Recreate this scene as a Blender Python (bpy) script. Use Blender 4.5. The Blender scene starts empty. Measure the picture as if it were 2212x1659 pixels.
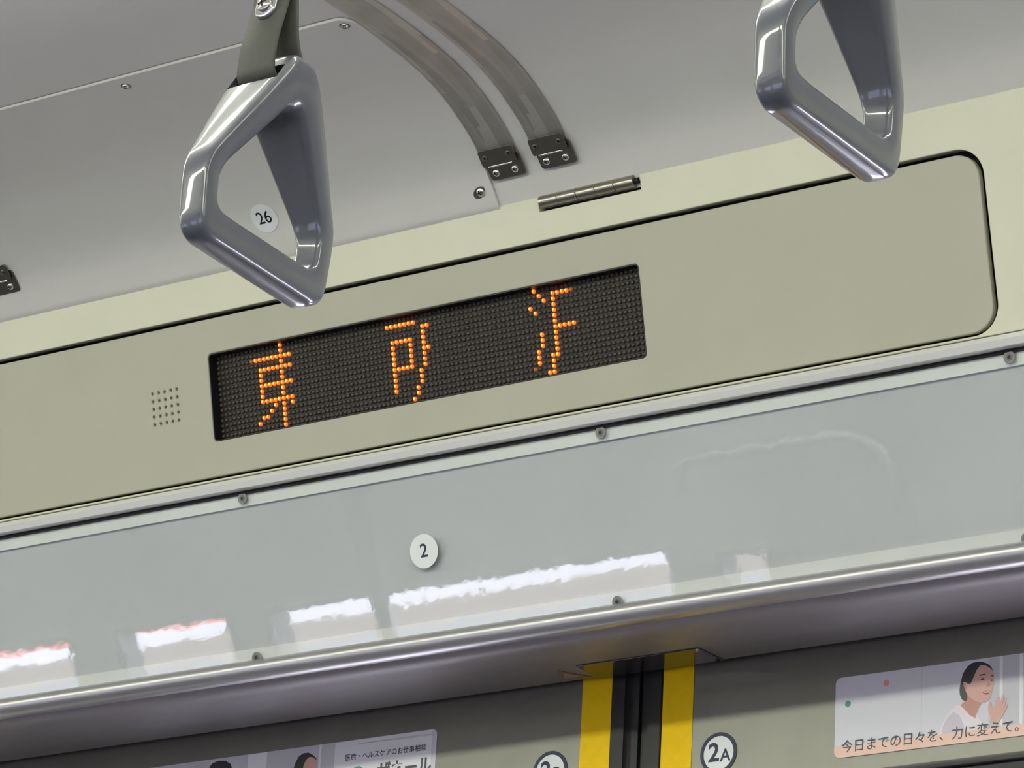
import bpy, bmesh, math, random
from mathutils import Matrix, Vector
random.seed(7)
S = bpy.context.scene
COL = S.collection
PI = math.pi

# ------------------------------------------------------------------ camera
# metres: X runs along the carriage, Y across it towards the door wall, Z up from the floor
cam_d = bpy.data.cameras.new('camera')
cam_d.sensor_width = 36.0
cam_d.lens = 135.08
cam_d.clip_start = 0.05
cam = bpy.data.objects.new('camera', cam_d)
COL.objects.link(cam)
RIGHT = Vector((0.81745922, 0.57368064, 0.05148731))
DOWN = Vector((-0.15988539, 0.31188313, -0.93657118))
FWD = Vector((-0.55335078, 0.75737668, 0.3466749))
cm = Matrix.Identity(4)
for i in range(3):
    cm[i][0] = RIGHT[i]; cm[i][1] = -DOWN[i]; cm[i][2] = -FWD[i]
cm[2][3] = 1.15
cam.matrix_world = cm
S.camera = cam

# ------------------------------------------------------------------ world, sun, exposure
W = bpy.data.worlds.new('sky'); S.world = W; W.use_nodes = True
bg = W.node_tree.nodes['Background']
bg.inputs[0].default_value = (0.74, 0.74, 1.0, 1); bg.inputs[1].default_value = 6.5
sun_d = bpy.data.lights.new('sun', 'SUN'); sun_d.energy = 44.0; sun_d.angle = 0.02
sun_d.color = (1.0, 0.97, 0.98)
sun = bpy.data.objects.new('sun', sun_d); COL.objects.link(sun)
sun.rotation_euler = Vector((0.15, 0.50, 0.85)).to_track_quat('Z', 'Y').to_euler()
LAMP_STRENGTH = 20.0
LAMP_COLOR = (0.98, 1.0, 0.82)
S.view_settings.view_transform = 'Standard'
S.view_settings.look = 'None'
S.view_settings.exposure = 0.0
S.view_settings.gamma = 1.0
S.view_settings.use_curve_mapping = False
S.cycles.use_denoising = True
S.cycles.max_bounces = 8
S.cycles.transparent_max_bounces = 12

# ------------------------------------------------------------------ materials
def srgb(r, g, b):
    f = lambda c: (c/255/12.92) if c/255 <= 0.04045 else ((c/255+0.055)/1.055)**2.4
    return (f(r), f(g), f(b), 1)

def mat(name, col, rough=0.5, metal=0.0, coat=0.0, coat_rough=0.03, noise=0.0, nscale=40, bump=0.0,
        bscale=300, stretch=None, dirt=None, emit=None, emit_s=0.0, spec=0.5):
    m = bpy.data.materials.new(name); m.use_nodes = True
    nt = m.node_tree; n = nt.nodes; b = n['Principled BSDF']
    b.inputs['Base Color'].default_value = col
    b.inputs['Roughness'].default_value = rough
    b.inputs['Metallic'].default_value = metal
    b.inputs['Coat Weight'].default_value = coat
    b.inputs['Coat Roughness'].default_value = coat_rough
    b.inputs['Specular IOR Level'].default_value = spec
    if emit:
        b.inputs['Emission Color'].default_value = emit
        b.inputs['Emission Strength'].default_value = emit_s
    if noise or bump or dirt:
        tc = n.new('ShaderNodeTexCoord'); mp = n.new('ShaderNodeMapping')
        if stretch: mp.inputs['Scale'].default_value = stretch
        nt.links.new(tc.outputs['Object'], mp.inputs['Vector'])
    if noise:
        tx = n.new('ShaderNodeTexNoise'); tx.inputs['Scale'].default_value = nscale; tx.inputs['Detail'].default_value = 6
        nt.links.new(mp.outputs[0], tx.inputs['Vector'])
        rp = n.new('ShaderNodeValToRGB')
        lo = [c*(1-noise) for c in col[:3]]+[1]; hi = [min(1, c*(1+noise)) for c in col[:3]]+[1]
        rp.color_ramp.elements[0].position = 0.3; rp.color_ramp.elements[1].position = 0.7
        rp.color_ramp.elements[0].color = lo; rp.color_ramp.elements[1].color = hi
        nt.links.new(tx.outputs[0], rp.inputs[0]); last = rp.outputs[0]
        if dirt:
            t2 = n.new('ShaderNodeTexNoise'); t2.inputs['Scale'].default_value = dirt[0]; t2.inputs['Detail'].default_value = 8
            nt.links.new(tc.outputs['Object'], t2.inputs['Vector'])
            r2 = n.new('ShaderNodeValToRGB'); r2.color_ramp.elements[0].position = dirt[1]; r2.color_ramp.elements[1].position = dirt[1]+0.06
            nt.links.new(t2.outputs[0], r2.inputs[0])
            mx = n.new('ShaderNodeMix'); mx.data_type = 'RGBA'
            ml = n.new('ShaderNodeMath'); ml.operation = 'MULTIPLY'; ml.inputs[1].default_value = dirt[2]
            nt.links.new(r2.outputs[0], ml.inputs[0]); nt.links.new(ml.outputs[0], mx.inputs[0])
            nt.links.new(last, mx.inputs[6]); mx.inputs[7].default_value = srgb(70, 66, 58); last = mx.outputs[2]
        nt.links.new(last, b.inputs['Base Color'])
    if bump:
        t3 = n.new('ShaderNodeTexNoise'); t3.inputs['Scale'].default_value = bscale; t3.inputs['Detail'].default_value = 3
        nt.links.new(mp.outputs[0], t3.inputs['Vector'])
        bp = n.new('ShaderNodeBump'); bp.inputs['Strength'].default_value = bump; bp.inputs['Distance'].default_value = 0.0005
        nt.links.new(t3.outputs[0], bp.inputs['Height']); nt.links.new(bp.outputs[0], b.inputs['Normal'])
    return m

M = {}
M['ceiling'] = mat('white_ceiling_laminate', srgb(206, 205, 200), 0.40, noise=0.02, nscale=9, bump=0.05, bscale=700)
M['cream'] = mat('cream_paint', srgb(209, 208, 186), 0.42, noise=0.02, nscale=14, bump=0.08, bscale=600, dirt=(35, 0.76, 0.10))
M['beige'] = mat('grey_beige_paint', srgb(173, 172, 154), 0.45, noise=0.02, nscale=14, bump=0.08, bscale=600, dirt=(28, 0.74, 0.14))
M['gap'] = mat('black_gap', srgb(14, 14, 18), 0.7)
M['rail'] = mat('bright_anodised_rail', srgb(232, 232, 228), 0.36, metal=0.35)
M['alu'] = mat('polished_aluminium', srgb(205, 205, 208), 0.26, metal=1.0, bump=0.05, bscale=60, stretch=(0.1, 8, 8))
M['lip'] = mat('satin_aluminium_lip', srgb(190, 190, 192), 0.36, metal=0.8)
M['satin'] = mat('satin_grey_metal', srgb(152, 148, 151), 0.5, metal=0.45, noise=0.04, nscale=20, stretch=(0.2, 4, 4))
M['gloss_plate'] = mat('glossy_dark_plate', srgb(120, 118, 122), 0.14, metal=0.9, bump=0.12, bscale=30, stretch=(0.4, 12, 1))
M['steel'] = mat('stainless_steel', srgb(165, 160, 150), 0.30, metal=1.0, noise=0.06, nscale=60, bump=0.05, bscale=200)
M['steel_dark'] = mat('dull_bracket_steel', srgb(120, 116, 108), 0.36, metal=0.9, noise=0.08, nscale=120, bump=0.1, bscale=500)
M['screw'] = mat('bright_screw_steel', srgb(215, 212, 205), 0.16, metal=1.0)
M['screw_dark'] = mat('screw_recess', srgb(22, 20, 20), 0.5)
M['washer'] = mat('grey_plastic_washer', srgb(128, 129, 130), 0.5)
M['strap_grey'] = mat('glossy_grey_plastic', srgb(89, 92, 99), 0.30, coat=1.0, coat_rough=0.04)
M['belt'] = mat('grey_vinyl_belt', srgb(80, 80, 72), 0.55, noise=0.05, nscale=300, bump=0.25, bscale=1200)
M['led_face'] = mat('led_black_face', srgb(30, 27, 25), 0.6)
M['led_off'] = mat('unlit_led_lens', srgb(66, 58, 50), 0.5, noise=0.1, nscale=90)
M['led_box'] = mat('black_display_housing', srgb(16, 17, 20), 0.45)
M['led_on'] = mat('lit_orange_led', (0.6, 0.1, 0.0, 1), 0.4, emit=(1.0, 0.135, 0.012, 1), emit_s=1.2)
M['led_core'] = mat('lit_led_core', (0.8, 0.4, 0.0, 1), 0.4, emit=(1.0, 0.47, 0.05, 1), emit_s=1.3)
M['led_dim'] = mat('dim_orange_led', (0.3, 0.08, 0.02, 1), 0.4, emit=(1.0, 0.2, 0.03, 1), emit_s=0.14)
M['border'] = mat('pale_grey_border', srgb(232, 232, 228), 0.5, noise=0.02, nscale=12)
M['board'] = mat('grey_sign_board', srgb(196, 197, 200), 0.55, noise=0.03, nscale=6, stretch=(1, 1, 3))
M['sticker'] = mat('white_vinyl_sticker', srgb(222, 226, 226), 0.45, noise=0.02, nscale=60)
M['ink'] = mat('navy_ink', srgb(26, 36, 62), 0.5)
M['ink_green'] = mat('dark_green_ink', srgb(30, 48, 46), 0.5)
M['yellow'] = mat('yellow_warning_tape', srgb(236, 196, 0), 0.6, noise=0.04, nscale=120, spec=0.25)
M['rubber'] = mat('black_door_rubber', srgb(20, 22, 25), 0.5)
M['door'] = mat('brushed_stainless_door', srgb(128, 127, 120), 0.42, metal=0.7, noise=0.05, nscale=30, stretch=(1, 1, 6), bump=0.06, bscale=90)
M['dark_glass'] = mat('dark_window_glass', srgb(30, 32, 36), 0.05, coat=1)
M['floor'] = mat('grey_vinyl_floor', srgb(88, 86, 92), 0.55, noise=0.05, nscale=60)
M['wall'] = mat('cream_wall_laminate', srgb(168, 165, 158), 0.5, noise=0.02, nscale=12)
M['lamp'] = mat('lamp_diffuser', (0.9, 0.9, 0.85, 1), 0.5, emit=LAMP_COLOR+(1,), emit_s=LAMP_STRENGTH)
M['out_white'] = mat('white_outer_panel', srgb(236, 234, 238), 0.6, noise=0.05, nscale=14, stretch=(1, 1, 6))
M['out_coral'] = mat('coral_outer_stripe', srgb(235, 120, 105), 0.6)
M['out_tan'] = mat('tan_outer_band', srgb(150, 138, 128), 0.8)
M['out_blue'] = mat('blue_grey_outer_band', srgb(118, 122, 142), 0.8)
M['platform'] = mat('platform_paving', srgb(112, 111, 120), 0.8, noise=0.05, nscale=10)
M['out_dark'] = mat('dark_outer_wall', srgb(46, 46, 50), 0.8)
P_ = lambda n, r, g, b: mat(n, srgb(r, g, b), 0.35, coat=0.3, coat_rough=0.1)
M['paper'] = P_('poster_paper', 205, 206, 214)
M['paper_white'] = P_('poster_white_area', 222, 224, 230)
M['paper_line'] = P_('poster_pale_line', 225, 228, 232)
M['paper_grey'] = P_('poster_grey_area', 192, 192, 200)
M['peach'] = P_('poster_peach', 226, 190, 172)
M['p_hair'] = P_('print_black_hair', 26, 26, 40)
M['p_skin'] = P_('print_skin', 206, 162, 150)
M['p_skin2'] = P_('print_skin_tone', 190, 134, 118)
M['p_shirt'] = P_('print_white_blouse', 222, 214, 220)
M['p_shirt2'] = P_('print_blouse_fold', 196, 192, 204)
M['p_dark'] = P_('print_dark', 70, 45, 50)
M['p_lip'] = P_('print_mouth', 150, 70, 72)
M['p_teal'] = P_('print_teal', 60, 130, 130)
M['p_green'] = P_('print_green', 60, 150, 110)
M['p_coral'] = P_('print_coral', 226, 150, 138)
M['p_ink'] = P_('print_ink', 52, 44, 62)
M['label_brown'] = P_('brown_label', 120, 92, 60)
M['label_tan'] = P_('tan_label', 168, 140, 92)

# clear acrylic: straight-through plus a Fresnel reflection with a faint waviness
g = bpy.data.materials.new('clear_acrylic'); g.use_nodes = True
nt = g.node_tree; nt.nodes.clear()
out = nt.nodes.new('ShaderNodeOutputMaterial'); mx = nt.nodes.new('ShaderNodeMixShader')
fr = nt.nodes.new('ShaderNodeFresnel'); fr.inputs[0].default_value = 1.55
tr = nt.nodes.new('ShaderNodeBsdfTransparent'); tr.inputs[0].default_value = (0.97, 0.98, 0.98, 1)
gl = nt.nodes.new('ShaderNodeBsdfGlossy'); gl.inputs['Roughness'].default_value = 0.012
tc = nt.nodes.new('ShaderNodeTexCoord'); mp = nt.nodes.new('ShaderNodeMapping'); mp.inputs['Scale'].default_value = (1.0, 1, 2.2)
nz = nt.nodes.new('ShaderNodeTexNoise'); nz.inputs['Scale'].default_value = 75; nz.inputs['Detail'].default_value = 2
bp = nt.nodes.new('ShaderNodeBump'); bp.inputs['Strength'].default_value = 0.5; bp.inputs['Distance'].default_value = 0.000035
L = nt.links.new
ge = nt.nodes.new('ShaderNodeNewGeometry'); ii = nt.nodes.new('ShaderNodeMapRange')     # same reflection from either face of the sheet
ii.inputs[3].default_value = 1.55; ii.inputs[4].default_value = 1/1.55
L(ge.outputs['Backfacing'], ii.inputs[0]); L(ii.outputs[0], fr.inputs[0])
L(tc.outputs['Object'], mp.inputs[0]); L(mp.outputs[0], nz.inputs['Vector']); L(nz.outputs[0], bp.inputs['Height'])
L(bp.outputs[0], gl.inputs['Normal']); L(bp.outputs[0], fr.inputs['Normal'])
L(fr.outputs[0], mx.inputs[0]); L(tr.outputs[0], mx.inputs[1]); L(gl.outputs[0], mx.inputs[2]); L(mx.outputs[0], out.inputs[0])
M['acrylic'] = g
g2 = g.copy(); g2.name = 'window_glass'
g2.node_tree.nodes['Bump'].inputs['Strength'].default_value = 0.0
M['glass'] = g2

# satin band metal with its reflections painted in as streaks along the band
def band_mat():
    m = mat('brushed_ceiling_band', srgb(150, 147, 140), 0.36, metal=0.55)
    nt = m.node_tree; n = nt.nodes; b = n['Principled BSDF']
    tc = n.new('ShaderNodeTexCoord')
    mp = n.new('ShaderNodeMapping'); mp.inputs['Scale'].default_value = (130, 9, 9)
    nz = n.new('ShaderNodeTexVoronoi'); nz.inputs['Scale'].default_value = 1.0; nz.distance = 'CHEBYCHEV'
    n2 = n.new('ShaderNodeTexNoise'); n2.inputs['Scale'].default_value = 25
    rp = n.new('ShaderNodeValToRGB'); rp.color_ramp.elements[0].color = srgb(116, 113, 106); rp.color_ramp.elements[1].color = srgb(200, 197, 190)
    mxx = n.new('ShaderNodeMath'); mxx.operation = 'MULTIPLY_ADD'; mxx.inputs[1].default_value = 0.45; mxx.inputs[2].default_value = 0.1
    ad = n.new('ShaderNodeMath'); ad.operation = 'MULTIPLY_ADD'; ad.inputs[1].default_value = 0.5
    nt.links.new(tc.outputs['Object'], mp.inputs[0]); nt.links.new(mp.outputs[0], nz.inputs['Vector'])
    nt.links.new(tc.outputs['Object'], n2.inputs['Vector'])
    sp = n.new('ShaderNodeSeparateColor')
    nt.links.new(nz.outputs['Color'], sp.inputs[0]); nt.links.new(sp.outputs[0], mxx.inputs[0])
    nt.links.new(n2.outputs[0], ad.inputs[0]); nt.links.new(mxx.outputs[0], ad.inputs[2])
    nt.links.new(ad.outputs[0], rp.inputs[0]); nt.links.new(rp.outputs[0], b.inputs['Base Color'])
    return m
M['band'] = band_mat()

# ------------------------------------------------------------------ helpers
def tag(o, label=None, cat=None, group=None, kind=None):
    if label: o['label'] = label
    if cat: o['category'] = cat
    if group: o['group'] = group
    if kind: o['kind'] = kind
    return o

def link(name, me, m=None, parent=None, mtx=None, smooth=False, sharp=35):
    o = bpy.data.objects.new(name, me); COL.objects.link(o)
    if m is not None and not me.materials: me.materials.append(m)
    if smooth:
        for p in me.polygons: p.use_smooth = True
        me.set_sharp_from_angle(angle=math.radians(sharp))
    if parent is not None: o.parent = parent
    if mtx is not None: o.matrix_local = mtx
    return o

def thing(name, mtx, label, cat, group=None):
    o = bpy.data.objects.new(name, None); COL.objects.link(o); o.empty_display_size = 0.02
    o.matrix_world = mtx
    return tag(o, label, cat, group)

def bm_obj(name, bm, m, parent=None, mtx=None, smooth=False, sharp=35):
    bmesh.ops.recalc_face_normals(bm, faces=bm.faces)
    me = bpy.data.meshes.new(name); bm.to_mesh(me); bm.free()
    return link(name, me, m, parent, mtx, smooth, sharp)

def frame(origin, ang, twist=0.0):
    """u = X, v = up the surface leaning ang (towards the carriage), w = out of the surface into the carriage"""
    a = math.radians(ang)
    u = Vector((1, 0, 0)); v = Vector((0, -math.sin(a), math.cos(a))); w = u.cross(v)
    mm = Matrix.Identity(4)
    for i in range(3):
        mm[i][0] = u[i]; mm[i][1] = v[i]; mm[i][2] = w[i]; mm[i][3] = origin[i]
    if twist: mm = mm @ Matrix.Rotation(twist, 4, 'Z')
    return mm

def T(x, y, z): return Matrix.Translation((x, y, z))

def rrect(u0, u1, v0, v1, r=0.0, n=8):
    if r <= 0: return [(u0, v0), (u1, v0), (u1, v1), (u0, v1)]
    p = []
    for cx, cy, a0 in ((u1-r, v0+r, -PI/2), (u1-r, v1-r, 0), (u0+r, v1-r, PI/2), (u0+r, v0+r, PI)):
        for i in range(n+1):
            a = a0+PI/2*i/n; p.append((cx+r*math.cos(a), cy+r*math.sin(a)))
    return p

def circ(cx, cy, r, n=32, ry=None):
    return [(cx+r*math.cos(2*PI*i/n), cy+(ry or r)*math.sin(2*PI*i/n)) for i in range(n)]

def curve_mesh(loops, thick, bevel=0.0, bres=2):
    """filled 2D outline (first loop) with holes; front face at w = 0, back at w = -thick"""
    cd = bpy.data.curves.new('tmp', 'CURVE'); cd.dimensions = '2D'; cd.fill_mode = 'BOTH'
    for lp in loops:
        s = cd.splines.new('POLY'); s.points.add(len(lp)-1)
        for i, (x, y) in enumerate(lp): s.points[i].co = (x, y, 0, 1)
        s.use_cyclic_u = True
    cd.extrude = max(thick/2-bevel, 0); cd.bevel_depth = bevel; cd.bevel_resolution = bres
    cd.offset = -bevel
    o = bpy.data.objects.new('tmp', cd); COL.objects.link(o)
    dg = bpy.context.evaluated_depsgraph_get(); dg.update()
    me = bpy.data.meshes.new_from_object(o.evaluated_get(dg), depsgraph=dg)
    bpy.data.objects.remove(o); bpy.data.curves.remove(cd)
    me.materials.clear()
    me.transform(T(0, 0, -thick/2))
    return me

def plate(name, loops, thick, m, parent=None, mtx=None, bevel=0.0):
    me = curve_mesh(loops, thick, bevel); me.name = name
    return link(name, me, m, parent, mtx, smooth=bevel > 0, sharp=30)

def flat(bm, pts, w, mi=0):
    vs = [bm.verts.new((x, y, w)) for x, y in pts]
    f = bm.faces.new(vs); f.material_index = mi
    return f

def extr(name, prof, x0, x1, m, parent=None, closed=True, smooth=True, seg=1, sharp=35):
    """(Y,Z) profile swept along X, origin at its first point"""
    oy, oz = prof[0]; bm = bmesh.new(); rings = []
    for i in range(seg+1):
        x = x0+(x1-x0)*i/seg
        rings.append([bm.verts.new((x-x0, y-oy, z-oz)) for y, z in prof])
    n = len(prof)
    for a, b in zip(rings, rings[1:]):
        for j in range(n if closed else n-1):
            k = (j+1) % n
            bm.faces.new((a[j], a[k], b[k], b[j]))
    if closed:
        bm.faces.new(rings[0]); bm.faces.new(list(reversed(rings[-1])))
    return bm_obj(name, bm, m, parent, T(x0, oy, oz), smooth, sharp)

def box_bm(bm, x0, x1, y0, y1, z0, z1):
    vs = [bm.verts.new(p) for p in ((x0, y0, z0), (x1, y0, z0), (x1, y1, z0), (x0, y1, z0), (x0, y0, z1), (x1, y0, z1), (x1, y1, z1), (x0, y1, z1))]
    for f in ((0, 3, 2, 1), (4, 5, 6, 7), (0, 1, 5, 4), (1, 2, 6, 5), (2, 3, 7, 6), (3, 0, 4, 7)):
        bm.faces.new([vs[i] for i in f])
    return vs

def box(name, x0, x1, y0, y1, z0, z1, m, parent=None, mtx=None, bevel=0.0):
    bm = bmesh.new(); box_bm(bm, x0, x1, y0, y1, z0, z1)
    if bevel:
        bmesh.ops.bevel(bm, geom=bm.edges[:], offset=bevel, segments=3, profile=0.5, affect='EDGES')
    return bm_obj(name, bm, m, parent, mtx, smooth=bevel > 0, sharp=40)

def lathe(bm, prof, n=28, mtx=None):
    """profile (r, w) turned about the local w axis"""
    rings = []
    for r, w in prof:
        if r < 1e-7: rings.append([bm.verts.new((0, 0, w))])
        else: rings.append([bm.verts.new((r*math.cos(2*PI*i/n), r*math.sin(2*PI*i/n), w)) for i in range(n)])
    new = [v for r in rings for v in r]
    for a, b in zip(rings, rings[1:]):
        for i in range(n):
            j = (i+1) % n
            if len(a) == 1 and len(b) == 1: continue
            if len(a) == 1: bm.faces.new((a[0], b[i], b[j]))
            elif len(b) == 1: bm.faces.new((a[i], a[j], b[0]))
            else: bm.faces.new((a[i], a[j], b[j], b[i]))
    if mtx is not None: bmesh.ops.transform(bm, matrix=mtx, verts=new)
    return new

def tube(bm, pts, r, n=12, cap=True):
    rings = []
    for i, p in enumerate(pts):
        p = Vector(p)
        d = (Vector(pts[min(i+1, len(pts)-1)])-Vector(pts[max(i-1, 0)])).normalized()
        a = d.cross(Vector((0.13, 0.21, 0.97))).normalized(); b = d.cross(a)
        rings.append([bm.verts.new(p+r*(math.cos(2*PI*k/n)*a+math.sin(2*PI*k/n)*b)) for k in range(n)])
    for s, t in zip(rings, rings[1:]):
        for k in range(n):
            j = (k+1) % n; bm.faces.new((s[k], s[j], t[j], t[k]))
    if cap:
        bm.faces.new(rings[0]); bm.faces.new(list(reversed(rings[-1])))

def screw_mesh(r, h, cross=True):
    """pan head with a cross recess, sitting on w = 0"""
    bm = bmesh.new()
    pr = [(r, 0), (r, h*0.25)]+[(r*math.cos(a), h*0.25+h*0.75*math.sin(a)) for a in (0.35, 0.7, 1.05, 1.3)]+[(0, h)]
    lathe(bm, pr, 24)
    for f in bm.faces: f.material_index = 0
    nf = len(bm.faces)
    for rot in (0, PI/2):
        vs = box_bm(bm, -r*0.55, r*0.55, -r*0.11, r*0.11, h*0.80, h*1.02)
        bmesh.ops.transform(bm, matrix=Matrix.Rotation(rot+0.3, 4, 'Z'), verts=vs)
    bm.faces.ensure_lookup_table()
    for f in bm.faces[nf:]: f.material_index = 1
    bmesh.ops.recalc_face_normals(bm, faces=bm.faces)
    me = bpy.data.meshes.new('screw'); bm.to_mesh(me); bm.free()
    me.materials.append(M['screw']); me.materials.append(M['screw_dark'])
    for p in me.polygons: p.use_smooth = True
    me.set_sharp_from_angle(angle=math.radians(40))
    return me

def text(name, body, size, m, parent, mtx, off=0.0, align='CENTER', sx=1.0, spacing=1.0, thick=0.00008):
    cd = bpy.data.curves.new(name, 'FONT'); cd.body = body; cd.size = size
    cd.align_x = align; cd.align_y = 'CENTER'; cd.extrude = thick/2; cd.offset = off; cd.space_character = spacing
    o = bpy.data.objects.new(name, cd); COL.objects.link(o)
    dg = bpy.context.evaluated_depsgraph_get(); dg.update()
    me = bpy.data.meshes.new_from_object(o.evaluated_get(dg), depsgraph=dg)
    bpy.data.objects.remove(o); bpy.data.curves.remove(cd)
    me.materials.clear(); me.materials.append(m); me.name = name
    me.transform(Matrix.Diagonal((sx, 1, 1, 1)))
    return link(name, me, m, parent, mtx)

# ------------------------------------------------------------------ structure: the carriage shell
DOORY = 2.262
MID = DOORY-1.4
X0, X1 = -7.0, 2.2
COVE = [(2.0780, 2.2330), (2.0720, 2.2408), (2.0626, 2.2528), (2.0528, 2.2640), (2.0411, 2.2740), (2.0305, 2.2814), (2.0194, 2.2875), (2.0055, 2.2944), (1.991, 2.2998),
        (1.978, 2.3034), (1.9638, 2.3062), (1.949, 2.3084), (1.9334, 2.3101), (1.915, 2.3115), (1.8963, 2.3125), (1.85, 2.3135), (1.80, 2.314), (1.3, 2.315)]
prof = COVE+[(2*MID-y, z) for y, z in reversed(COVE)]
c = extr('ceiling', prof, X0, X1, M['ceiling'], closed=False, sharp=60); tag(c, kind='structure')
# the outer roof above it keeps daylight out
c = extr('wall_roof', [(-0.75, 2.45), (2.6, 2.45), (2.6, 2.50), (-0.75, 2.50)], X0-.1, X1+.1, M['out_dark'], smooth=False); tag(c, kind='structure')
c = box('floor', X0, X1, -0.56, 2.30, -0.05, 0.0, M['floor']); tag(c, kind='structure')
c = box('wall_end_left', X0-0.05, X0, -0.56, 2.32, 0.0, 2.45, M['wall']); tag(c, kind='structure')
c = box('wall_end_right', X1, X1+0.05, -0.56, 2.32, 0.0, 2.45, M['wall']); tag(c, kind='structure')
# side wall over and beside the doors (behind the header)
sm_ = Matrix(((1, 0, 0, 0), (0, 0, -1, 2.31), (0, 1, 0, 0), (0, 0, 0, 1)))
c = plate('wall_door_side', [[(X0, 0), (X1, 0), (X1, 2.45), (X0, 2.45)]]+[rrect(a, b, 0.95, 1.80 if b < -1.0 else 1.60, 0.02, 3) for a, b in ((-1.985, -1.700), (-1.345, -1.060), (-0.80, 0.25))], 0.04, M['wall'], None, sm_); tag(c, kind='structure')

# opposite side wall with its windows
WINS = [(-5.40, -4.33, 1.474), (-4.215, -3.985, 1.474), (-3.89, -3.115, 1.467), (-3.02, -2.945, 1.440), (-2.30, -1.62, 1.47), (-1.45, -0.10, 1.47), (0.05, 1.40, 1.47)]
wm = Matrix(((-1, 0, 0, 0), (0, 0, 1, -0.538), (0, 1, 0, 0), (0, 0, 0, 1)))     # u = -X, v = Z, w = +Y
loops = [[(-X1, 0), (-X0, 0), (-X0, 2.26), (-X1, 2.26)]]+[rrect(-b, -a, 0.95, t, 0.008, 3) for a, b, t in WINS]
c = plate('wall_opposite', loops, 0.04, M['wall'], None, wm); tag(c, kind='structure')
for i, (a, b, t) in enumerate(WINS):
    o = thing('window_%d' % (i+1), wm @ T(-(a+b)/2, 0.95, 0), None, None); o['kind'] = 'structure'
    h = t-0.95; w = (b-a)/2
    plate('window_frame', [rrect(-w-.012, w+.012, -.012, h+.012, 0.01, 3), rrect(-w, w, 0, h, 0.006, 3)], 0.012, M['alu'], o, T(0, 0, 0.008), 0.002)
    plate('window_pane', [rrect(-w, w, 0, h)], 0.004, M['glass'], o, T(0, 0, -0.02))
# what stands outside: a bright building side, striped
bm = bmesh.new()
bands = [(-1.0, 0.70, 3), (0.70, 0.765, 2), (0.765, 0.802, 0), (0.802, 0.84, 1), (0.84, 1.75, 0)]
for z0, z1, mi in bands:
    vs = box_bm(bm, -16, 8, -4.1-0.002*mi, -4.0, z0, z1)
    bm.faces.ensure_lookup_table()
    for f in bm.faces[-6:]: f.material_index = mi
o = bm_obj('wall_outside', bm, None); tag(o, kind='structure')
for k in ('out_white', 'out_coral', 'out_tan', 'out_blue'): o.data.materials.append(M[k])
c = box('floor_reflector_strip', X0-4, X1+6, 3.95, 5.30, -0.05, -0.045, M['out_white']); tag(c, kind='structure')  # unseen white strip, added to mirror as a bright streak on the strap grips
c = box('wall_platform', X0-2, X1+6, 7.0, 7.1, -1, 2.6, M['platform']); tag(c, kind='structure')
c = box('floor_platform', X0-4, X1+6, 2.45, 7.0, -0.3, -0.05, M['platform']); tag(c, kind='structure')
c = box('ceiling_sun_blocker', X0-4, X1+6, 2.75, 3.60, 3.0, 3.06, M['out_dark']); tag(c, kind='structure')  # unseen canopy, added to keep the sun out of the door-side windows
c = box('floor_outside', -16, 6, -4.0, -0.7, -1.2, -1.0, M['out_blue']); tag(c, kind='structure')

# ------------------------------------------------------------------ structure: header over the door
H_ANG = 13.84
H = frame((-1.7493, 2.0950, 2.1461), H_ANG)
u_l, u_r = X0+1.7493, X1+1.7493
PAN = (-0.62, 0.6035)     # the cover panel's ends
cream_out = [(u_l, -0.0645), (u_r, -0.0645), (u_r, 0.0968), (0.3372, 0.0968), (0.3372, 0.0858), (0.2496, 0.0858), (0.2496, 0.0968), (u_l, 0.0968)]
hole = rrect(PAN[0]-.003, PAN[1]+.0036, -.0628, .0646, 0.0200, 10)
c = plate('trim_1', [cream_out, hole], 0.010, M['cream'], None, H, 0.0008); tag(c, kind='structure')
c = box('trim_2', u_l, u_r, -0.066, 0.0968, -0.030, -0.0165, M['gap'], None, H); tag(c, kind='structure')
# polished rail under the cover, its dark groove, the lower lip and the soffit
c = extr('trim_3', [(2.1135, 2.0832), (2.1102, 2.0826), (2.1092, 2.0812), (2.1072, 2.0781), (2.1095, 2.0738), (2.1160, 2.0740), (2.118, 2.0820)], X0, X1, M['rail'], smooth=False); tag(c, kind='structure')
c = extr('trim_4', [(2.1160, 2.0800), (2.1165, 2.0722), (2.1290, 2.0722), (2.1290, 2.0800)], X0, X1, M['gap'], smooth=False); tag(c, kind='structure')
lip = [(2.1560, 1.9520), (2.1515, 1.9512), (2.1494, 1.9490), (2.1482, 1.9470), (2.1478, 1.9448), (2.1482, 1.9425), (2.1494, 1.9402), (2.1513, 1.9383), (2.1540, 1.9370), (2.1575, 1.9366), (2.1605, 1.9370), (2.1605, 1.9500)]
c = extr('trim_5', lip, X0, X1, M['lip'], sharp=50); tag(c, kind='structure')
sof = [(2.1612, 1.9440), (2.1614, 1.9392), (2.1622, 1.9368), (2.1638, 1.9350), (2.1662, 1.9336), (2.1695, 1.9327), (2.1740, 1.9322), (2.1900, 1.9320), (2.2460, 1.9318), (2.2468, 1.9323), (2.2468, 1.9440)]
c = extr('trim_6', sof, X0, X1, M['satin'], sharp=50); tag(c, kind='structure')
c = extr('trim_7', [(2.2475, 1.9440), (2.2475, 1.99), (2.2560, 1.99), (2.2560, 1.9440)], X0, X1, M['gap'], smooth=False); tag(c, kind='structure')

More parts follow.
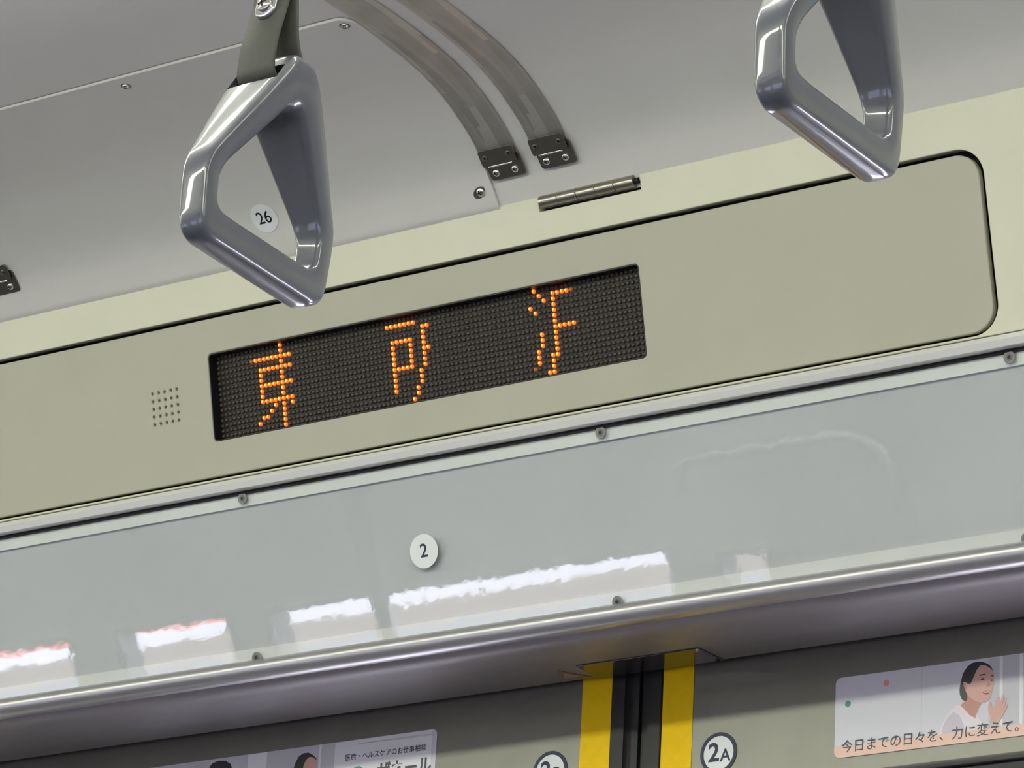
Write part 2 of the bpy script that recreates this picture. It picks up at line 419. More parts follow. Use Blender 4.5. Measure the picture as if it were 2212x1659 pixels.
# ------------------------------------------------------------------ doors
def door(idx, x_in, sgn, xw0, xw1):
    """one sliding leaf; x_in is its meeting edge, sgn +1 = leaf extends to +X"""
    o = thing('door_%d' % idx, T(x_in, DOORY, 0), None, None); o['kind'] = 'structure'
    dm = Matrix(((1, 0, 0, 0), (0, 0, -1, 0), (0, 1, 0, 0), (0, 0, 0, 1)))       # u = X, v = Z, w = -Y (out of the leaf)
    a, b = sorted((sgn*0.0226, sgn*0.64))
    w0, w1 = xw0-x_in, xw1-x_in
    plate('leaf', [rrect(a, b, 0.02, 2.02), rrect(w0, w1, 0.95, 1.8385, 0.03, 8)], 0.03, M['door'], o, dm, 0.0035)
    plate('window_seal', [rrect(w0+.001, w1-.001, 0.951, 1.8375, 0.029, 8), rrect(w0+.009, w1-.009, 0.959, 1.8295, 0.022, 8)], 0.012, M['rubber'], o, dm @ T(0, 0, -0.006), 0.001)
    plate('window_glass', [rrect(w0+.002, w1-.002, 0.952, 1.8365, 0.028, 8)], 0.004, M['glass'], o, dm @ T(0, 0, -0.014))
    a, b = sorted((sgn*0.0226, sgn*0.0490))
    plate('warning_tape', [rrect(a, b, 0.03, 2.015)], 0.0003, M['yellow'], o, dm @ T(0, 0, 0.0004))
    # rubber nose: a rounded bead and a flat flank
    bm = bmesh.new()
    pr = [(0.0226, 0.028), (0.0226, 0.0005), (0.0215, -0.0015), (0.0140, -0.0020), (0.0105, -0.0012), (0.0095, 0.0020), (0.0080, 0.0035), (0.0050, 0.0030), (0.0015, 0.0045), (0.0006, 0.0070), (0.0006, 0.028)]
    r0 = [bm.verts.new((sgn*x, y, 0.02)) for x, y in pr]; r1 = [bm.verts.new((sgn*x, y, 2.015)) for x, y in pr]
    for i in range(len(pr)):
        j = (i+1) % len(pr); bm.faces.new((r0[i], r0[j], r1[j], r1[i]))
    bm.faces.new(r0); bm.faces.new(list(reversed(r1)))
    bm_obj('rubber_edge', bm, M['rubber'], o, None, True, 40)
    return o
door(1, -1.5230, -1, -1.985, -1.700)
door(2, -1.5230, 1, -1.345, -1.060)

# ------------------------------------------------------------------ cover panel, its loudspeaker holes, the display
hd = thing('header_cover_panel', H, 'long grey-beige cover panel with rounded corner above the door, holding the display', 'cover panel')
holes = [circ(-1.8597+1.7493+0.00605*i, -0.0001+0.00605*j, 0.00115, 12) for i in (-2, -1, 0, 1, 2) for j in (-2, -1, 0, 1, 2)]
led_rect = rrect(-0.0653, 0.3290, -0.0342, 0.0338, 0.0035, 5)
plate('panel_face', [rrect(PAN[0], PAN[1], -.0609, .0609, 0.0170, 10), led_rect]+holes, 0.0060, M['beige'], hd, T(0, 0, 0), 0.0009)
plate('speaker_backing', [rrect(-.128, -.093, -.018, .018)], 0.002, M['gap'], hd, T(0, 0, -0.0065))
led = thing('led_display', H, 'black dot-matrix display showing three orange characters, set in the cover panel', 'display')
inner = rrect(-0.0645, 0.3282, -0.0334, 0.0330, 0.0028, 5)
plate('display_housing', [rrect(-0.0653+.0002, 0.3290-.0002, -0.0342+.0002, 0.0338-.0002, 0.0035, 5), inner], 0.0125, M['led_box'], led, T(0, 0, -0.0004))
plate('display_face', [rrect(-0.0647, 0.3284, -0.0336, 0.0332, 0.0028, 5)], 0.002, M['led_face'], led, T(0, 0, -0.0105))
PITCH_U, PITCH_V, OU, OV = 0.004045, 0.004065, -0.0635, 0.0313
CH = {0: [(0, 15), (1, 15), (3, 15), (5, 10), (5, 15), (6, 10), (6, 15), (8, 10), (8, 15), (9, 10), (9, 15), (11, 13), (11, 15), (11, 17), (12, 12), (12, 15), (13, 10), (13, 11), (13, 15), (14, 9), (14, 15), (15, 15)]
         + [(2, c) for c in range(9, 18)]+[(r, c) for r in (4, 7, 10) for c in range(10, 18)],
      1: [(1, c) for c in range(40, 47)]+[(2, 48), (2, 49), (3, 48), (4, 48), (5, 48), (6, 48), (6, 49), (7, 48), (8, 48), (9, 48)]
         + [(r, c) for r in (4, 9) for c in range(41, 46)]+[(r, c) for r in (5, 6, 7, 8) for c in (41, 45)]
         + [(r, 41) for r in (10, 11, 12, 13)]+[(10, 47), (11, 47), (12, 47), (13, 46), (14, 46), (15, 45)],
      2: [(0, 73), (1, 74), (2, 75), (3, 72), (4, 73), (1, 77), (1, 78), (1, 79), (1, 80)]+[(r, 77) for r in range(2, 13)]
         + [(7, 78), (7, 79), (7, 80), (7, 81), (8, 74), (9, 74), (10, 74), (11, 73), (12, 73), (13, 73), (12, 76), (13, 76), (14, 76), (15, 75), (15, 76)]}
DIM = [(2, 8), (1, 81), (14, 72)]
lit = set(sum(CH.values(), []))
def dome(bm, r, c, rad, h, n=10, w0=-0.0105, mi=0):
    cx, cy = OU+PITCH_U*c, OV-PITCH_V*r
    rings = [[bm.verts.new((cx+rad*k*math.cos(2*PI*i/n), cy+rad*k*math.sin(2*PI*i/n), w0+h*z)) for i in range(n)] for k, z in ((1, 0), (0.97, 0.45), (0.75, 0.8), (0.4, 0.96))]
    for a, b in zip(rings, rings[1:]):
        for i in range(n):
            j = (i+1) % n; f = bm.faces.new((a[i], a[j], b[j], b[i])); f.material_index = mi; f.smooth = True
    f = bm.faces.new(rings[-1]); f.material_index = mi; f.smooth = True
bm = bmesh.new()
for r in range(16):
    for cc in range(97):
        if (r, cc) in lit or (r, cc) in DIM: continue
        dome(bm, r, cc, 0.00165, 0.0016, 8)
o = bm_obj('unlit_lamps', bm, M['led_off'], led); o['kind'] = 'stuff'; o['label'] = 'rows of unlit grey lamp dots'
for k, nm in ((0, 'leftmost lit character'), (1, 'middle lit character'), (2, 'rightmost lit character')):
    bm = bmesh.new()
    for r, cc in CH[k]:
        dome(bm, r, cc, 0.00165, 0.0017, 12)
        n0 = len(bm.verts)
        # bright core of the lamp die seen through the lens
        cx, cy = OU+PITCH_U*cc+0.0001, OV-PITCH_V*r+0.0003
        ring = [bm.verts.new((cx+0.00085*math.cos(2*PI*i/10), cy+0.00105*math.sin(2*PI*i/10), -0.00865)) for i in range(10)]
        f = bm.faces.new(ring); f.material_index = 1
    me = bpy.data.meshes.new('lit_character'); bm.to_mesh(me); bm.free()
    me.materials.append(M['led_on']); me.materials.append(M['led_core'])
    o = link('lit_character', me, None, led); o['label'] = nm+' in glowing orange dots'
for r, cc in DIM:
    bm = bmesh.new(); dome(bm, r, cc, 0.00165, 0.0017, 12)
    o = bm_obj('fading_lamp', bm, M['led_dim'], led); o['label'] = 'dim orange dot'

# hinge on the top edge of the cream frame
hg = thing('hinge', H @ T(0.2934, 0.0928, -0.0010), 'steel barrel hinge with five knuckles on the top edge of the cream frame', 'hinge')
for i in range(5):
    bm = bmesh.new()
    r = 0.0047
    lathe(bm, [(0, -0.0080), (r*0.9, -0.0080), (r, -0.0076), (r, 0.0076), (r*0.9, 0.0080), (0, 0.0080)], 28, Matrix.Rotation(PI/2, 4, 'Y'))
    bm_obj('knuckle', bm, M['steel'], hg, T(-0.0427+0.0085+0.01632*i+0.0002*random.random(), 0, 0), True)
bm = bmesh.new(); lathe(bm, [(0, -0.0425), (0.0022, -0.0425), (0.0022, 0.0425), (0, 0.0425)], 16, Matrix.Rotation(PI/2, 4, 'Y'))
bm_obj('hinge_pin', bm, M['screw_dark'], hg, T(0.0, 0, 0), True)
box('hinge_leaf', -0.0433, 0.0433, -0.0068, 0.0040, -0.0085, -0.0062, M['gap'], hg)

# ------------------------------------------------------------------ framed sign board with clear cover
A_ANG = 16.06
A = frame((-1.6310, 2.1180, 2.0700), A_ANG)
sg = thing('sign_frame', A, 'wide empty grey sign board under a screwed-on clear cover, below the polished rail', 'sign board')
ul, ur = -3.2, 2.2
plate('clear_cover', [rrect(ul, ur, -0.1257, 0.0022)], 0.0020, M['acrylic'], sg, T(0, 0, 0))
plate('border', [rrect(ul, ur, -0.1262, 0.0024), rrect(ul+.01, ur-.01, -0.1150, -0.0070)], 0.0024, M['border'], sg, T(0, 0, -0.0022))
plate('back_board', [rrect(ul, ur, -0.1240, 0.0010)], 0.0012, M['board'], sg, T(0, 0, -0.0046))
def sign_screw(u, v):
    bm = bmesh.new(); lathe(bm, [(0.0043, 0.0), (0.0043, 0.0004), (0.0041, 0.0006), (0, 0.0006)], 28)
    o = bm_obj('screw', bm, M['washer'], sg, T(u, v, 0.0), True); o['label'] = 'small dark-centred screw in a grey washer'
    bm = bmesh.new(); lathe(bm, [(0.0024, 0.0006), (0.0022, 0.00085), (0.0010, 0.0009)], 20)
    bm_obj('screw_head', bm, M['steel_dark'], o, None, True)
    bm = bmesh.new(); lathe(bm, [(0.0012, 0.0006), (0.0012, 0.00095), (0, 0.00095)], 16)
    bm_obj('socket', bm, M['screw_dark'], o)
for i in range(-1, 3):
    u = -1.7946+0.3273*i+1.6310
    if i >= 0: sign_screw(u, -0.0010)
    if 0 <= i <= 2: sign_screw(u-0.0020 if i < 2 else u-0.004, -0.1222)

def sticker(name, mtx, r, body, size, label, off=0.0, ink='ink', sx=1.0):
    o = thing(name, mtx, label, 'sticker')
    plate('disc', [circ(0, 0, r, 48)], 0.0002, M['sticker'], o, T(0, 0, 0.0003))
    text('number', body, size, M[ink], o, T(0, 0, 0.0004), off, sx=sx)
    return o
sticker('number_sticker', A @ T(-1.6317+1.6310, -0.0637, 0.0), 0.0126, '2', 0.0142, 'round white sticker numbered 2 on the clear cover of the grey sign board', 0.00016)

# ------------------------------------------------------------------ ceiling fittings
def cove_pt(y):
    for (y0, z0), (y1, z1) in zip(COVE, COVE[1:]):
        if y1 <= y <= y0: return z0+(z1-z0)*(y0-y)/(y0-y1)
    return 2.315
def cove_samples(y0, y1, n):
    """equal steps of arc along the cove between y0 (lower end) and y1"""
    ys = [y0+(y1-y0)*i/400 for i in range(401)]; L_ = [0]
    for a, b in zip(ys, ys[1:]): L_.append(L_[-1]+math.hypot(b-a, cove_pt(b)-cove_pt(a)))
    out = []; j = 0
    for i in range(n+1):
        t = L_[-1]*i/n
        while j < 399 and L_[j+1] < t: j += 1
        f = (t-L_[j])/max(L_[j+1]-L_[j], 1e-9); y = ys[j]+(ys[j+1]-ys[j])*f
        out.append((y, cove_pt(y)))
    return out
def cove_n(y):
    e = 0.004; dy = 2*e; dz = cove_pt(y-e)-cove_pt(y+e)
    n = Vector((0, -dz, -dy)); return n.normalized()       # into the carriage
def cove_strip(name, x0, x1, ya, yb, off, thick, m, parent, origin, corner=0.0):
    """sheet that follows the cove; corner rounds its upper right corner"""
    pts = cove_samples(ya, yb, 60); bm = bmesh.new(); fr_, bk = [], []
    tot = 0; arc = [0]
    for a, b in zip(pts, pts[1:]): tot += math.hypot(b[0]-a[0], b[1]-a[1]); arc.append(tot)
    extra = []
    if corner:
        extra = [tot-corner+corner*math.sin(PI/2*k/8) for k in range(9)]
    seq = sorted(set([round(t, 6) for t in arc if not (corner and t > tot-corner)]+[round(t, 6) for t in extra]))
    def at(t):
        for k in range(len(arc)-1):
            if arc[k+1] >= t-1e-9:
                f = (t-arc[k])/(arc[k+1]-arc[k]); return (pts[k][0]+(pts[k+1][0]-pts[k][0])*f, pts[k][1]+(pts[k+1][1]-pts[k][1])*f)
        return pts[-1]
    for t in seq:
        y, z = at(t); n = cove_n(y); xr = x1
        if corner and t > tot-corner:
            d = t-(tot-corner); xr = x1-corner+math.sqrt(max(corner**2-d**2, 0))
        a = Vector((0, y, z))+n*(off+thick)-Vector(origin); b = Vector((0, y, z))+n*off-Vector(origin)
        fr_.append([bm.verts.new((x0, a.y, a.z)), bm.verts.new((xr, a.y, a.z))])
        bk.append([bm.verts.new((x0, b.y, b.z)), bm.verts.new((xr, b.y, b.z))])
    for v in bm.verts: v.co.x -= origin[0]
    for i in range(len(fr_)-1):
        bm.faces.new((fr_[i][0], fr_[i+1][0], fr_[i+1][1], fr_[i][1]))
        bm.faces.new((bk[i][1], bk[i+1][1], bk[i+1][0], bk[i][0]))
        bm.faces.new((fr_[i][1], fr_[i+1][1], bk[i+1][1], bk[i][1]))
        bm.faces.new((fr_[i][0], bk[i][0], bk[i+1][0], fr_[i+1][0]))
    bm.faces.new((fr_[0][0], fr_[0][1], bk[0][1], bk[0][0])); bm.faces.new((fr_[-1][1], fr_[-1][0], bk[-1][0], bk[-1][1]))
    return bm_obj(name, bm, m, parent, None if parent is not None else T(*origin), True, 50)

def cove_frame(x, y, off=0.0):
    n = cove_n(y); ang = math.degrees(math.atan2(-n.z, -n.y))
    p = Vector((x, y, cove_pt(y)))+n*off
    return frame(p, ang)

SC = screw_mesh(0.0029, 0.0019)
SC_BIG = screw_mesh(0.0034, 0.0021)
ho = (-1.95, 2.07, 2.243)
ht = thing('ceiling_hatch', T(*ho), 'pale curved ceiling hatch with screwed edges left of the two metal bands', 'hatch')
cove_strip('hatch_panel', -2.42, -1.5335, 2.0775, 1.8805, 0.0004, 0.0021, M['ceiling'], ht, ho, 0.0125)
inv = Matrix.Translation(ho).inverted()
for x, y in ((-1.7455, 1.8925), (-1.5425, 1.8900)):
    o = link('screw', SC, None, ht, inv @ cove_frame(x, y, 0.0024))
    plate('countersink', [circ(0, 0, 0.0040, 24)], 0.0002, M['steel_dark'], o, T(0, 0, 0.0003))
o = link('screw', SC_BIG, None, ht, inv @ cove_frame(-1.5440, 2.0640, 0.0028)); o['label'] = 'screw with an oval washer at the lower corner'
plate('washer', [[(x*math.cos(.5)-y*math.sin(.5), x*math.sin(.5)+y*math.cos(.5)) for x, y in circ(-0.0012, 0.0006, 0.0058, 32, 0.0038)]], 0.0004, M['steel_dark'], o, T(0, 0, 0.0002))

st = cove_frame(-1.7372, 2.0517, 0.0025)
stk = sticker('number_sticker', st, 0.0118, '26', 0.0140, 'round white sticker numbered 26 on the ceiling hatch, seen through the grab handle', 0.00010, 'ink_green', 0.95)
disc = [c_ for c_ in stk.children if c_.name.startswith('disc')][0]
bm = bmesh.new(); RN = 10; prev = [bm.verts.new((0, 0, 0.0002))]
for k in range(1, RN+1):
    ring = [bm.verts.new((0.0118*k/RN*math.cos(2*PI*i/48), 0.0118*k/RN*math.sin(2*PI*i/48), 0.0002)) for i in range(48)]
    for i in range(48):
        j = (i+1) % 48
        if k == 1: bm.faces.new((prev[0], ring[i], ring[j]))
        else: bm.faces.new((prev[i], ring[i], ring[j], prev[j]))
    prev = ring
me = bpy.data.meshes.new('disc'); bm.to_mesh(me); bm.free(); me.materials.append(M['sticker']); disc.data = me
sti = st.inverted(); vdir = Vector((0, st[1][1], st[2][1]))
samp = []                                             # the cove in the sticker's own (v, w)
for k in range(61):
    y = 2.0740-(2.0740-2.030)*k/60; q = sti @ (Vector((-1.7372, y, cove_pt(y)))+cove_n(y)*0.0025); samp.append((q.y, q.z))
def bend(me, lift):
    for v_ in me.vertices:
        for (v0, w0), (v1, w1) in zip(samp, samp[1:]):
            if v0 <= v_.co.y <= v1:
                v_.co.z = w0+(w1-w0)*(v_.co.y-v0)/(v1-v0)+lift; break
bend(me, 0.0001)
for c_ in stk.children:
    if c_ is not disc:
        bm = bmesh.new(); bm.from_mesh(c_.data); bmesh.ops.subdivide_edges(bm, edges=bm.edges[:], cuts=1); bm.to_mesh(c_.data); bm.free(); c_.location.z = 0; bend(c_.data, 0.0005)

def band(xa, xb, label, dx):
    oy = 2.0508; org = ((xa+xb)/2, oy, cove_pt(oy))
    t = thing('ceiling_band', T(*org), label, 'ceiling band', 'metal bands across the ceiling curve')
    cove_strip('band_strip', xa, xb, 2.0500, 1.55, 0.0002, 0.0012, M['band'], t, org)
    bf = Matrix.Translation(org).inverted() @ frame(Vector((org[0]+dx, 2.0508, 2.2647)), 45.3)
    br = plate('bracket', [rrect(-0.0150, 0.0150, -0.0005, 0.0121, 0.0022, 4)], 0.0012, M['steel_dark'], t, bf @ T(0, 0, 0.0052), 0.0003)
    br['label'] = 'dull steel end bracket'
    bl = bf
    plate('foot_plate', [rrect(-0.0135, 0.0172, -0.0128, 0.0060, 0.0028, 4)], 0.0012, M['steel_dark'], br, T(0, 0, -0.0022), 0.0003)
    bm = bmesh.new()
    tube(bm, [(-0.0104, -0.0014, -0.0008), (0.0104, -0.0014, -0.0008)], 0.00085, 12)
    bm_obj('fold_bead', bm, M['screw'], br, None, True)
    box('fold_side', -0.0148, 0.0148, -0.0010, 0.0004, -0.0028, -0.0006, M['steel_dark'], br)
    for u in (-0.0102, 0.0102):
        bm = bmesh.new(); lathe(bm, [(0.0021, 0.0), (0.0021, 0.0006), (0.0014, 0.0009), (0.0010, 0.0002), (0, 0.0002)], 20)
        r = bm_obj('rivet', bm, M['steel_dark'], br, T(u, 0.0060, 0.0), True)
        for p in r.data.polygons: p.material_index = 1 if (Vector((p.center.x, p.center.y)).length < 0.0011) else 0
        r.data.materials.append(M['screw_dark'])
    for u in (-0.0072, 0.0093):
        link('screw', SC, None, br, T(u, -0.0072, -0.0022))
    return t
band(-1.5330, -1.5022, 'metal ceiling band running along the hatch edge, left of the two beside the hinge', 0.0)
band(-1.4888, -1.4590, 'metal ceiling band right of its twin, just above the barrel hinge', 0.0005)
band(-2.0215, -1.9915, 'metal ceiling band cut off by the left edge of the picture, only its bracket shows', 0.0003)

# ------------------------------------------------------------------ soffit plate and its label
DN = Matrix(((1, 0, 0, 0), (0, -1, 0, 0), (0, 0, -1, 0), (0, 0, 0, 1)))      # u = X, v = -Y, w = down
sp = thing('guide_plate', T(-1.4925, 2.2300, 1.9318) @ DN, 'glossy dark plate under the header, directly above the black door rubbers', 'plate')
plate('plate_face', [rrect(-0.0535, 0.0535, -0.0160, 0.0165, 0.0010, 3)], 0.0008, M['gloss_plate'], sp, T(0, 0, 0.0009), 0.0002)
bm = bmesh.new(); lathe(bm, [(0.0016, 0.0), (0.0016, 0.0006), (0, 0.0010)], 16); bm_obj('screw', bm, M['screw'], sp, T(0.0500, 0.0135, 0.0009), True)
bm = bmesh.new(); lathe(bm, [(0.0018, 0.0), (0.0018, 0.0006), (0, 0.0010)], 16); bm_obj('screw', bm, M['screw_dark'], sp, T(0.0505, -0.0130, 0.0009), True)
lb = thing('warning_label', T(-1.5655, 2.2320, 1.9318) @ DN, 'small brown triangular label under the header left of the glossy plate', 'label')
tri = [(-0.0135, -0.0105), (0.0150, -0.0125), (0.0014, 0.0138)]
tri = [(-0.0130, -0.0098), (0.0150, -0.0122), (0.0040, 0.0050), (0.0008, 0.0143)]
plate('label_backing', [tri], 0.0002, M['label_brown'], lb, T(0, 0, 0.0003))
cx = sum(p[0] for p in tri)/4; cy = sum(p[1] for p in tri)/4
plate('label_print', [[(cx+(x-cx)*0.55, cy+(y-cy)*0.55) for x, y in tri]], 0.0002, M['label_tan'], lb, T(0, 0, 0.0004))

# ------------------------------------------------------------------ door badges
DW = Matrix(((1, 0, 0, 0), (0, 0, -1, 0), (0, 1, 0, 0), (0, 0, 0, 1)))
def badge(x, z, letter, label):
    o = thing('door_badge', T(x, DOORY, z) @ DW, label, 'badge', 'round badges on the two door leaves')
    plate('ring', [circ(0, 0, 0.0155, 56), circ(0, 0, 0.0127, 56)], 0.0002, M['ink'], o, T(0, 0, 0.0005))
    plate('disc', [circ(0, 0, 0.0152, 56)], 0.0002, M['sticker'], o, T(0, 0, 0.0003))
    text('number', '2', 0.0192, M['ink'], o, T(-0.0040, 0.0002, 0.0004), 0.00045)
    text('letter', letter, 0.0130, M['ink'], o, T(0.0058, -0.0024, 0.0004), 0.00022)
badge(-1.4506, 1.8672, 'A', 'round white badge reading 2A in a navy ring, right of the yellow tape')
badge(-1.5980, 1.8696, 'B', 'round white badge reading 2B in a navy ring, left of the yellow tape')

# ------------------------------------------------------------------ posters on the doors (flat prints)
SH = {
 'hair': [(-1.25418, 1.89084), (-1.25328, 1.89648), (-1.25143, 1.90244), (-1.2481, 1.9069), (-1.24475, 1.90892), (-1.23994, 1.90943), (-1.23609, 1.90873), (-1.23223, 1.90692), (-1.22933, 1.90414), (-1.22811, 1.90134), (-1.23077, 1.90387), (-1.23414, 1.90606), (-1.23799, 1.90653), (-1.24084, 1.90335), (-1.24319, 1.89878), (-1.24507, 1.8946), (-1.24699, 1.89395), (-1.24941, 1.89556), (-1.25135, 1.89624), (-1.25108, 1.89356), (-1.24934, 1.88938), (-1.24786, 1.88612), (-1.24806, 1.88262), (-1.24973, 1.88194), (-1.25216, 1.88354), (-1.25389, 1.88728)],
 'face': [(-1.25135, 1.89624), (-1.24941, 1.89556), (-1.24699, 1.89395), (-1.24507, 1.8946), (-1.24319, 1.89878), (-1.24084, 1.90335), (-1.23799, 1.90653), (-1.23414, 1.90606), (-1.23077, 1.90387), (-1.22811, 1.90134), (-1.22726, 1.89683), (-1.22732, 1.89332), (-1.22848, 1.88951), (-1.22879, 1.88647), (-1.23032, 1.88227), (-1.23245, 1.87989), (-1.23579, 1.87941), (-1.24155, 1.88097), (-1.24786, 1.88612), (-1.24934, 1.88938), (-1.25108, 1.89356)],
 'neck': [(-1.24806, 1.88262), (-1.24786, 1.88612), (-1.24155, 1.88097), (-1.23675, 1.8793), (-1.2391, 1.87585), (-1.24121, 1.87171), (-1.24143, 1.86911), (-1.24625, 1.87186), (-1.25015, 1.87627), (-1.25356, 1.87953), (-1.25069, 1.88161)],
 'shirt': [(-1.25693, 1.8797), (-1.25356, 1.87975), (-1.25015, 1.87627), (-1.24625, 1.87186), (-1.24142, 1.86867), (-1.24121, 1.87171), (-1.23903, 1.86883), (-1.23564, 1.86407), (-1.23463, 1.85915), (-1.2394, 1.85882), (-1.24897, 1.85881), (-1.26051, 1.85858), (-1.26968, 1.8583), (-1.27068, 1.86061), (-1.26741, 1.86815), (-1.26362, 1.87388), (-1.26028, 1.87745)],
 'sleeve': [(-1.25881, 1.87552), (-1.25395, 1.87232), (-1.25099, 1.86627), (-1.24897, 1.85881), (-1.26824, 1.85858), (-1.2669, 1.86633), (-1.26264, 1.87288)],
 'hand': [(-1.22969, 1.86513), (-1.22948, 1.86904), (-1.23142, 1.87233), (-1.23156, 1.87672), (-1.23006, 1.87961), (-1.229, 1.87861), (-1.22898, 1.87598), (-1.22786, 1.87366), (-1.22577, 1.87954), (-1.22389, 1.88238), (-1.22255, 1.88157), (-1.22337, 1.87751), (-1.22289, 1.87701), (-1.22126, 1.88119), (-1.22019, 1.88369), (-1.21923, 1.88248), (-1.22051, 1.87673), (-1.22004, 1.87646), (-1.21865, 1.88132), (-1.21732, 1.88072), (-1.2186, 1.87563), (-1.2193, 1.87309), (-1.21743, 1.87724), (-1.21615, 1.87665), (-1.21716, 1.87328), (-1.21997, 1.86881), (-1.22185, 1.86641), (-1.22373, 1.86336)],
 'brow': [(-1.23863, 1.89911), (-1.23696, 1.9), (-1.23408, 1.89996), (-1.2336, 1.89915), (-1.23695, 1.89912), (-1.23838, 1.89855)],
 'brow2': [(-1.23, 1.89849), (-1.22784, 1.89801), (-1.22745, 1.89708), (-1.22975, 1.89767)],
 'eye': [(-1.23836, 1.89652), (-1.23597, 1.89719), (-1.23395, 1.89611), (-1.23595, 1.89543)],
 'eye2': [(-1.2302, 1.89455), (-1.22901, 1.89529), (-1.22757, 1.89467), (-1.22876, 1.89372)],
 'nose': [(-1.23257, 1.8922), (-1.23091, 1.8942), (-1.22993, 1.891), (-1.23183, 1.89013), (-1.23327, 1.89053)],
 'mouth': [(-1.23635, 1.88716), (-1.23348, 1.88756), (-1.23013, 1.88707), (-1.23107, 1.88543), (-1.23345, 1.88475), (-1.23538, 1.88595)],
 'teeth': [(-1.23563, 1.88712), (-1.23037, 1.88697), (-1.23132, 1.88616), (-1.2349, 1.88633)],
 'ear': [(-1.2511, 1.89533), (-1.2494, 1.89424), (-1.24816, 1.89144), (-1.2491, 1.88935), (-1.25082, 1.8922)],
 'hair_b': [(-1.84328, 1.89565), (-1.84191, 1.89886), (-1.84096, 1.90211), (-1.8381, 1.90718), (-1.83333, 1.90934), (-1.82835, 1.90913), (-1.82403, 1.90698), (-1.82047, 1.90391), (-1.81974, 1.90215), (-1.82385, 1.90495), (-1.82721, 1.90565), (-1.83034, 1.90364), (-1.83248, 1.89985), (-1.8340, 1.886), (-1.8440, 1.886)],
 'face_b': [(-1.8340, 1.886), (-1.83248, 1.89985), (-1.83034, 1.90364), (-1.82721, 1.90565), (-1.82385, 1.90495), (-1.81974, 1.90215), (-1.81875, 1.89837), (-1.8190, 1.889), (-1.823, 1.882)],
 'hair_c': [(-1.92976, 1.88), (-1.92976, 1.90328), (-1.92762, 1.90879), (-1.92522, 1.91118), (-1.91905, 1.9125), (-1.91181, 1.9117), (-1.90646, 1.90865), (-1.90262, 1.90039), (-1.903, 1.88)],
}
def poster(x0, x1, z0, z1, r, label):
    o = thing('door_poster', T(x0, DOORY, z0) @ DW, label, 'poster', 'advertising posters stuck on the door leaves')
    plate('paper', [rrect(0, x1-x0, 0, z1-z0, r, 6)], 0.0002, M['paper'], o, T(0, 0, 0.0003))
    return o
def prints(o, name, items, x0, z0, label=None, base=0.00034):
    """one flat printed picture; items = (outline, material), each a hair above the last"""
    bm = bmesh.new(); mats = []
    for k, (pts, mk) in enumerate(items):
        if mk not in mats: mats.append(mk)
        vs = [bm.verts.new((x-x0, z-z0, base+0.00002*k)) for x, z in pts]
        f = bm.faces.new(vs); f.material_index = mats.index(mk)
        if f.normal.z < 0: f.normal_flip()
    bmesh.ops.triangulate(bm, faces=bm.faces[:])
    me = bpy.data.meshes.new(name); bm.normal_update()
    for f in bm.faces:
        if f.normal.z < 0: f.normal_flip()
    bm.to_mesh(me); bm.free()
    for mk in mats: me.materials.append(M[mk])
    p = link(name, me, None, o)
    if label: p['label'] = label
    return p
R4 = lambda a, b, c_, d: [(a, c_), (b, c_), (b, d), (a, d)]
px0, px1, pz0, pz1 = -1.3540, -1.0700, 1.8525, 1.9112
po = poster(px0, px1, pz0, pz1, 0.0045, 'poster of a waving dark-haired person in a white blouse, right of the 2A badge')
prints(po, 'picture', [(R4(-1.2845, px1, 1.8612, 1.9108), 'paper_grey'), (R4(-1.2840, -1.2315, 1.8612, 1.9108), 'paper'), (R4(-1.2230, -1.2206, 1.8612, 1.9108), 'paper_line'), (R4(-1.2075, -1.2052, 1.8612, 1.9108), 'paper_line'),
        (circ(-1.3436, 1.8913, 0.0024, 20), 'p_teal'), (circ(-1.3128, 1.9029, 0.0024, 20), 'p_coral')], px0, pz0, 'pale indoor scene')
prints(po, 'printed_person', [(SH['neck'], 'p_skin2'), (SH['shirt'], 'p_shirt'), (SH['sleeve'], 'p_shirt2'), (SH['face'], 'p_skin'), (SH['ear'], 'p_skin2'), (SH['hair'], 'p_hair'), (SH['hand'], 'p_skin'),
        (SH['brow'], 'p_dark'), (SH['brow2'], 'p_dark'), (SH['eye'], 'p_dark'), (SH['eye2'], 'p_dark'), (SH['nose'], 'p_skin2'), (SH['mouth'], 'p_lip'), (SH['teeth'], 'paper_line')], px0, pz0, 'smiling person raising a hand', 0.00055)
prints(po, 'colour_strip', [(R4(px0+.0045, px1-.0045, pz0, 1.8605), 'peach'), (R4(px0+.0002, px0+.0045, pz0+.0045, 1.8605), 'peach'), (circ(px0+.0045, pz0+.0045, .0043, 24), 'peach')], px0, pz0, 'peach strip along the bottom', 0.00088)
text('caption', '今日までの日々を、力に変えて。', 0.0098, M['p_ink'], po, T(-1.3483-px0, 1.8594-pz0, 0.0010), 0.00002, 'LEFT', 1.0)
qx0, qx1, qz0, qz1 = -2.0000, -1.7048, 1.8553, 1.9144
po = poster(qx0, qx1, qz0, qz1, 0.0045, 'poster with two dark-haired heads and a line of small print, left of the 2B badge')
prints(po, 'picture', [(R4(qx0+.0045, -1.8025, 1.8600, qz1-.0002), 'paper_grey'), (R4(-1.8180, -1.8158, 1.8600, qz1-.0002), 'paper_line'), (R4(-1.8890, -1.8700, 1.8600, qz1-.0002), 'paper_line'), (SH['hair_c'], 'p_hair'), (SH['face_b'], 'p_skin'), (SH['hair_b'], 'p_hair')], qx0, qz0, 'two people indoors')
prints(po, 'text_panel', [(R4(-1.8025, qx1-.0045, 1.8600, qz1-.0002), 'paper_white')], qx0, qz0, 'plain white area behind the print')
text('small_print', '医療・ヘルスケアのお仕事相談', 0.0056, M['p_ink'], po, T(-1.7922-qx0, 1.9006-qz0, 0.0005), 0.00005, 'LEFT', 1.0)
